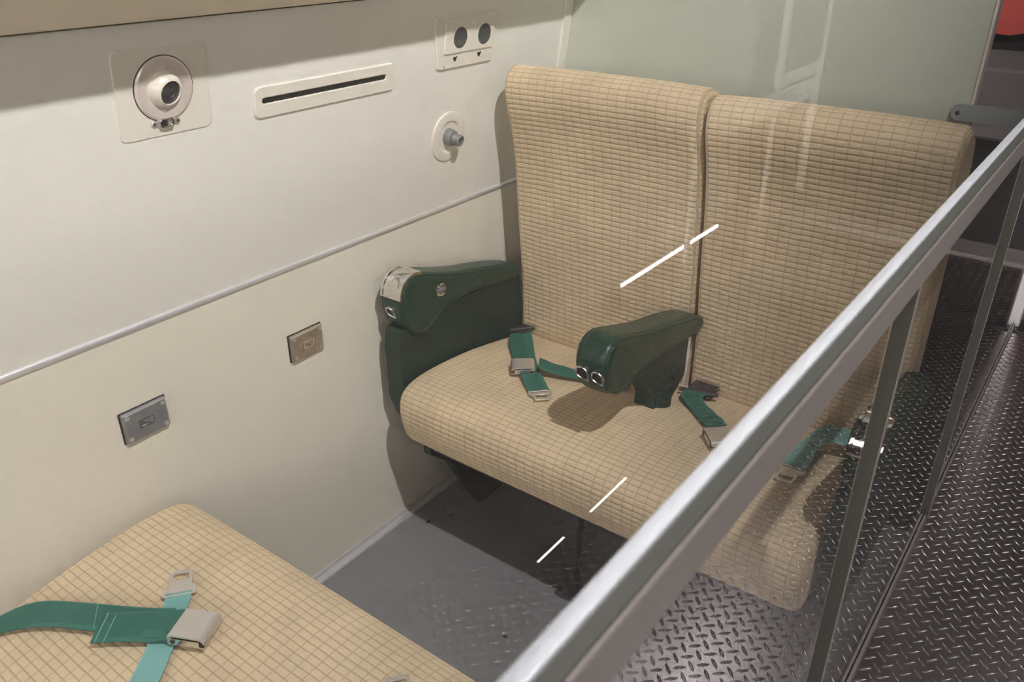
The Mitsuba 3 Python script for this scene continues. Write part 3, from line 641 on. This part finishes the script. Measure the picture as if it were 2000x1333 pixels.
# ---------------------------------------------------------------- glass barrier between aisle and cabin
BAR = 'glass_barrier'
note(BAR, 'aluminium framed glass barrier with a sloping silver rail beside the aisle', 'railing')
def yb(x): return .1505 - .0065 * (x - .2)
def zt(x): return 1.5 - .3138 - .0108 * (x - .2)
BX0, BX1 = -1.3, 3.72
def barx(pts, x0=BX0, x1=BX1, zrail=True):
    """(offset towards the cabin, drop below the rail's top or height above the floor) profile along the barrier"""
    V0 = np.array([(x0, yb(x0) + a, (zt(x0) - h) if zrail else h) for a, h in pts]); V1 = np.array([(x1, yb(x1) + a, (zt(x1) - h) if zrail else h) for a, h in pts])
    n = len(pts); v, f = trimesh.creation.triangulate_polygon(Polygon(pts)); V = np.vstack([V0, V1]); F = []
    for i in range(n):
        j = (i + 1) % n; F += [(i, j, n + j), (i, n + j, n + i)]
    idx = [int(np.argmin(np.linalg.norm(np.array(pts) - p, axis=1))) for p in v]
    for t in f: F += [tuple(idx[q] for q in t), tuple(n + idx[q] for q in t[::-1])]
    m = trimesh.Trimesh(V, np.array(F), process=False)
    trimesh.repair.fix_normals(m); return m
add(BAR + '__handrail', barx([(0, .0002), (0, .0030), (.012, .0030), (.012, .0008), (.0108, 0), (.0018, -.0006), (.0006, -.0002)]), 'mat_alu_rail', label='bright silver top rail')
add(BAR + '__rail_shaded_side', barx([(.0006, .0031), (.0006, .0290), (.0026, .0308), (.012, .0308), (.012, .0031)]), 'mat_rail_shade', label='side of the top rail, its shade put into a darker grey green')  # shade on the upright face is put into this darker colour
add(BAR + '__gap_shade_strip', barx([(.0032, .031), (.0032, .036), (.0115, .036), (.0115, .031)]), 'mat_black', label='black strip standing in for the shaded gap between the two rails')  # black strip painted in for the shade between the rails
add(BAR + '__lower_rail', barx([(.0005, .0352), (-.0005, .0368), (-.0005, .0775), (.002, .0795), (.012, .0795), (.012, .0345)]), 'mat_alu_dull', label='dull grey rail under the silver one')
for px in (-.18, 1.040, 2.130):
    y = yb(px); pz = zt(px) - .0790
    m = trimesh.creation.extrude_polygon(Polygon([(px, y + .0012), (px + .009, y + .0012), (px + .009, y + .022), (px + .006, y + .022), (px + .006, y + .004), (px + .0045, y + .004), (px + .0045, y + .022), (px, y + .022)]), pz - .02); m.apply_translation((0, 0, .02))
    p_ = add(BAR + '__post', m, 'mat_post')  # post colour darkened for the shade on its near face
    add(p_ + '__lit_face', bx(px - .0005, px + .0095, y + .0002, y + .0012, .02, pz), 'mat_alu_dull', label='outer post face, its light put into a paler colour')  # paler colour carries the light on the outer face
p_ = add(BAR + '__end_post', chbox(3.64, 3.70, yb(3.65) - .01, yb(3.65) + .045, .006, 1.10, .004), 'mat_alu')
add(p_ + '__base_plate', chbox(3.60, 3.74, yb(3.65) - .05, yb(3.65) + .085, 0, .008, .002), 'mat_dark')
add(BAR + '__floor_track', barx([(.004, 0), (.004, .020), (.006, .022), (.010, .022), (.0105, .010), (.0135, .010), (.014, .024), (.018, .024), (.022, .018), (.022, 0)], zrail=False), 'mat_alu_dull', label='grooved floor track')
def pane(x0, x1, z0, z1, off):
    V = np.array([(x0, yb(x0) + off, z0), (x1, yb(x1) + off, z0), (x1, yb(x1) + off, z1 if z1 else zt(x1) - .076), (x0, yb(x0) + off, z1 if z1 else zt(x0) - .076)])
    return trimesh.Trimesh(V, np.array([(0, 1, 2), (0, 2, 3)]), process=False)
def upane(x0, x1, off=.006):
    V = np.array([(x0, yb(x0) + off, zt(x0) - .004), (x1, yb(x1) + off, zt(x1) - .004), (x1, yb(x1) + off, 2.35), (x0, yb(x0) + off, 2.35)])
    return trimesh.Trimesh(V, np.array([(0, 1, 2), (0, 2, 3)]), process=False)
px_ = [-1.29, -.18, 1.040, 2.130, 3.65]
for a, b in zip(px_[:-1], px_[1:]):
    add(BAR + '__lower_pane', pane(a + .009, b, .012, None, .0118), 'mat_glass', label='clear lower glass pane')
add(BAR + '__upper_pane', upane(-1.29, 2.138), 'mat_glass', label='clear upper glass pane')
# grey bar that ties the barrier to the bulkhead
k = 'tie_bar'
note(k, 'flat grey metal bar from the bulkhead edge towards the rail', 'metal bar')
tb = [(-.165, 1.140), (.332, 1.118), (.338, 1.112), (.336, 1.094), (.322, 1.086), (-.165, 1.102)]
tbm = trimesh.creation.extrude_polygon(Polygon([(.150, 1.1485), (.292, 1.1475), (.301, 1.142), (.303, 1.124), (.295, 1.114), (.150, 1.1125)]), .012)
tbm.apply_transform(np.array([[0, 0, -1, 1.988], [1, 0, 0, 0], [0, 1, 0, 0], [0, 0, 0, 1.0]]))
add(k + '__bar', tbm, 'mat_grey_bar')
add(k + '__bolt', frame(lathe([(.004, 0), (.004, .002), (.002, .003), (0, .003)], 12), (1.976, .290, 1.130), np.array([0, 1.0, 0]), np.array([0, 0, 1.0]), np.array([-1.0, 0, 0])), 'mat_dark', smooth=40)

# ---------------------------------------------------------------- far background
k = 'grey_cabinet'
note(k, 'dim brownish grey cabinet standing behind the bulkhead edge', 'cabinet')
add(k + '__body', chbox(3.30, 3.80, .22, 1.1, .80, 1.04, .01), 'mat_cabinet')
add(k + '__plinth', chbox(3.36, 3.78, .26, 1.06, 0, .80, .005), 'mat_black')
k = 'red_machine'
note(k, 'blurred bright red machine far behind the bulkhead', 'machine')
rp = rpoly([(-.62, .42), (-.58, .62), (-.30, .80), (-.05, .92), (.30, .95), (.42, .80), (.46, .55), (.40, .42), (.2, .42), (.16, .56), (.05, .58), (-.02, .44), (-.2, .40)], .02)
rm = trimesh.creation.extrude_polygon(rp, .45); rm.apply_transform(np.array([[0, 0, 1, 7.0], [-1, 0, 0, 0.62], [0, 1, 0, .35], [0, 0, 0, 1.0]]))
add(k + '__body', rm, 'mat_red', smooth=30)
add(k + '__stand', chbox(7.05, 7.4, .2, 1.1, -.012, .77, .02), 'mat_hall_dark')
add(k + '__pipe', tube([(6.97, .35, 1.45), (6.96, .33, 1.28), (6.96, .26, 1.18), (6.97, .2, 1.1)], .03, 8), 'mat_black', smooth=True)

# opposite side of the aisle: what the glass mirrors
k = 'exhibit_wall'
add(k, bx(-2.2, 4.3, -1.46, -1.38, 0, 1.15), 'mat_exhibit', label='pale exhibit partition across the aisle', cat='partition')
k = 'floor_light'
note(k, 'thin glowing light strip along the foot of the exhibit partition', 'light strip')
add(k + '__housing', bx(3.02, 4.09, -1.3795, -1.366, .0, .020), 'mat_lamp')
for a, b in ((3.04, 3.43), (3.442, 3.70), (3.712, 4.066)):
    add(k + '__tube', bx(a, b, -1.3659, -1.359, .003, .0060), 'mat_lamp', emitter=area(STRIP_RAD))

k = 'display_sign'
note(k, 'white framed dark sign on posts at the end of the exhibit partition', 'sign')
add(k + '__panel', bx(4.40, 4.98, -1.262, -1.250, .76, 1.42), 'mat_dark')
for f in ((4.36, 4.40, .70, 1.46), (4.98, 5.03, .0, 1.50), (4.40, 4.98, .70, .76), (4.40, 4.98, 1.42, 1.46)):
    add(k + '__frame', bx(f[0], f[1], -1.270, -1.242, f[2], f[3]), 'mat_white')
add(k + '__rail', chbox(3.4, 4.99, -1.268, -1.245, .56, .67, .004), 'mat_white')
for x in (3.45, 4.38): add(k + '__leg', bx(x, x + .03, -1.266, -1.248, 0, .70 if x > 4 else .56), 'mat_white')
k = 'glint_strip'  # added glowing lines, there only for their streaks in the glass
for i, (a, b) in enumerate(((1.60, 1.80), (1.345, 1.467))):
    q = k if i == 0 else 'glint_strip_001'
    note(q, ('longer', 'shorter')[i] + ' thin glowing line added to make a streak in the glass', 'added light')
    add(q + '__base', bx(a - .006, b + .006, -.6215, -.6125, -.001, .0020), 'mat_alu_dull')
    add(q + '__light', bx(a, b, -.6202, -.6138, .0020, .0028), 'mat_lamp', emitter=area(GLINT_RAD))
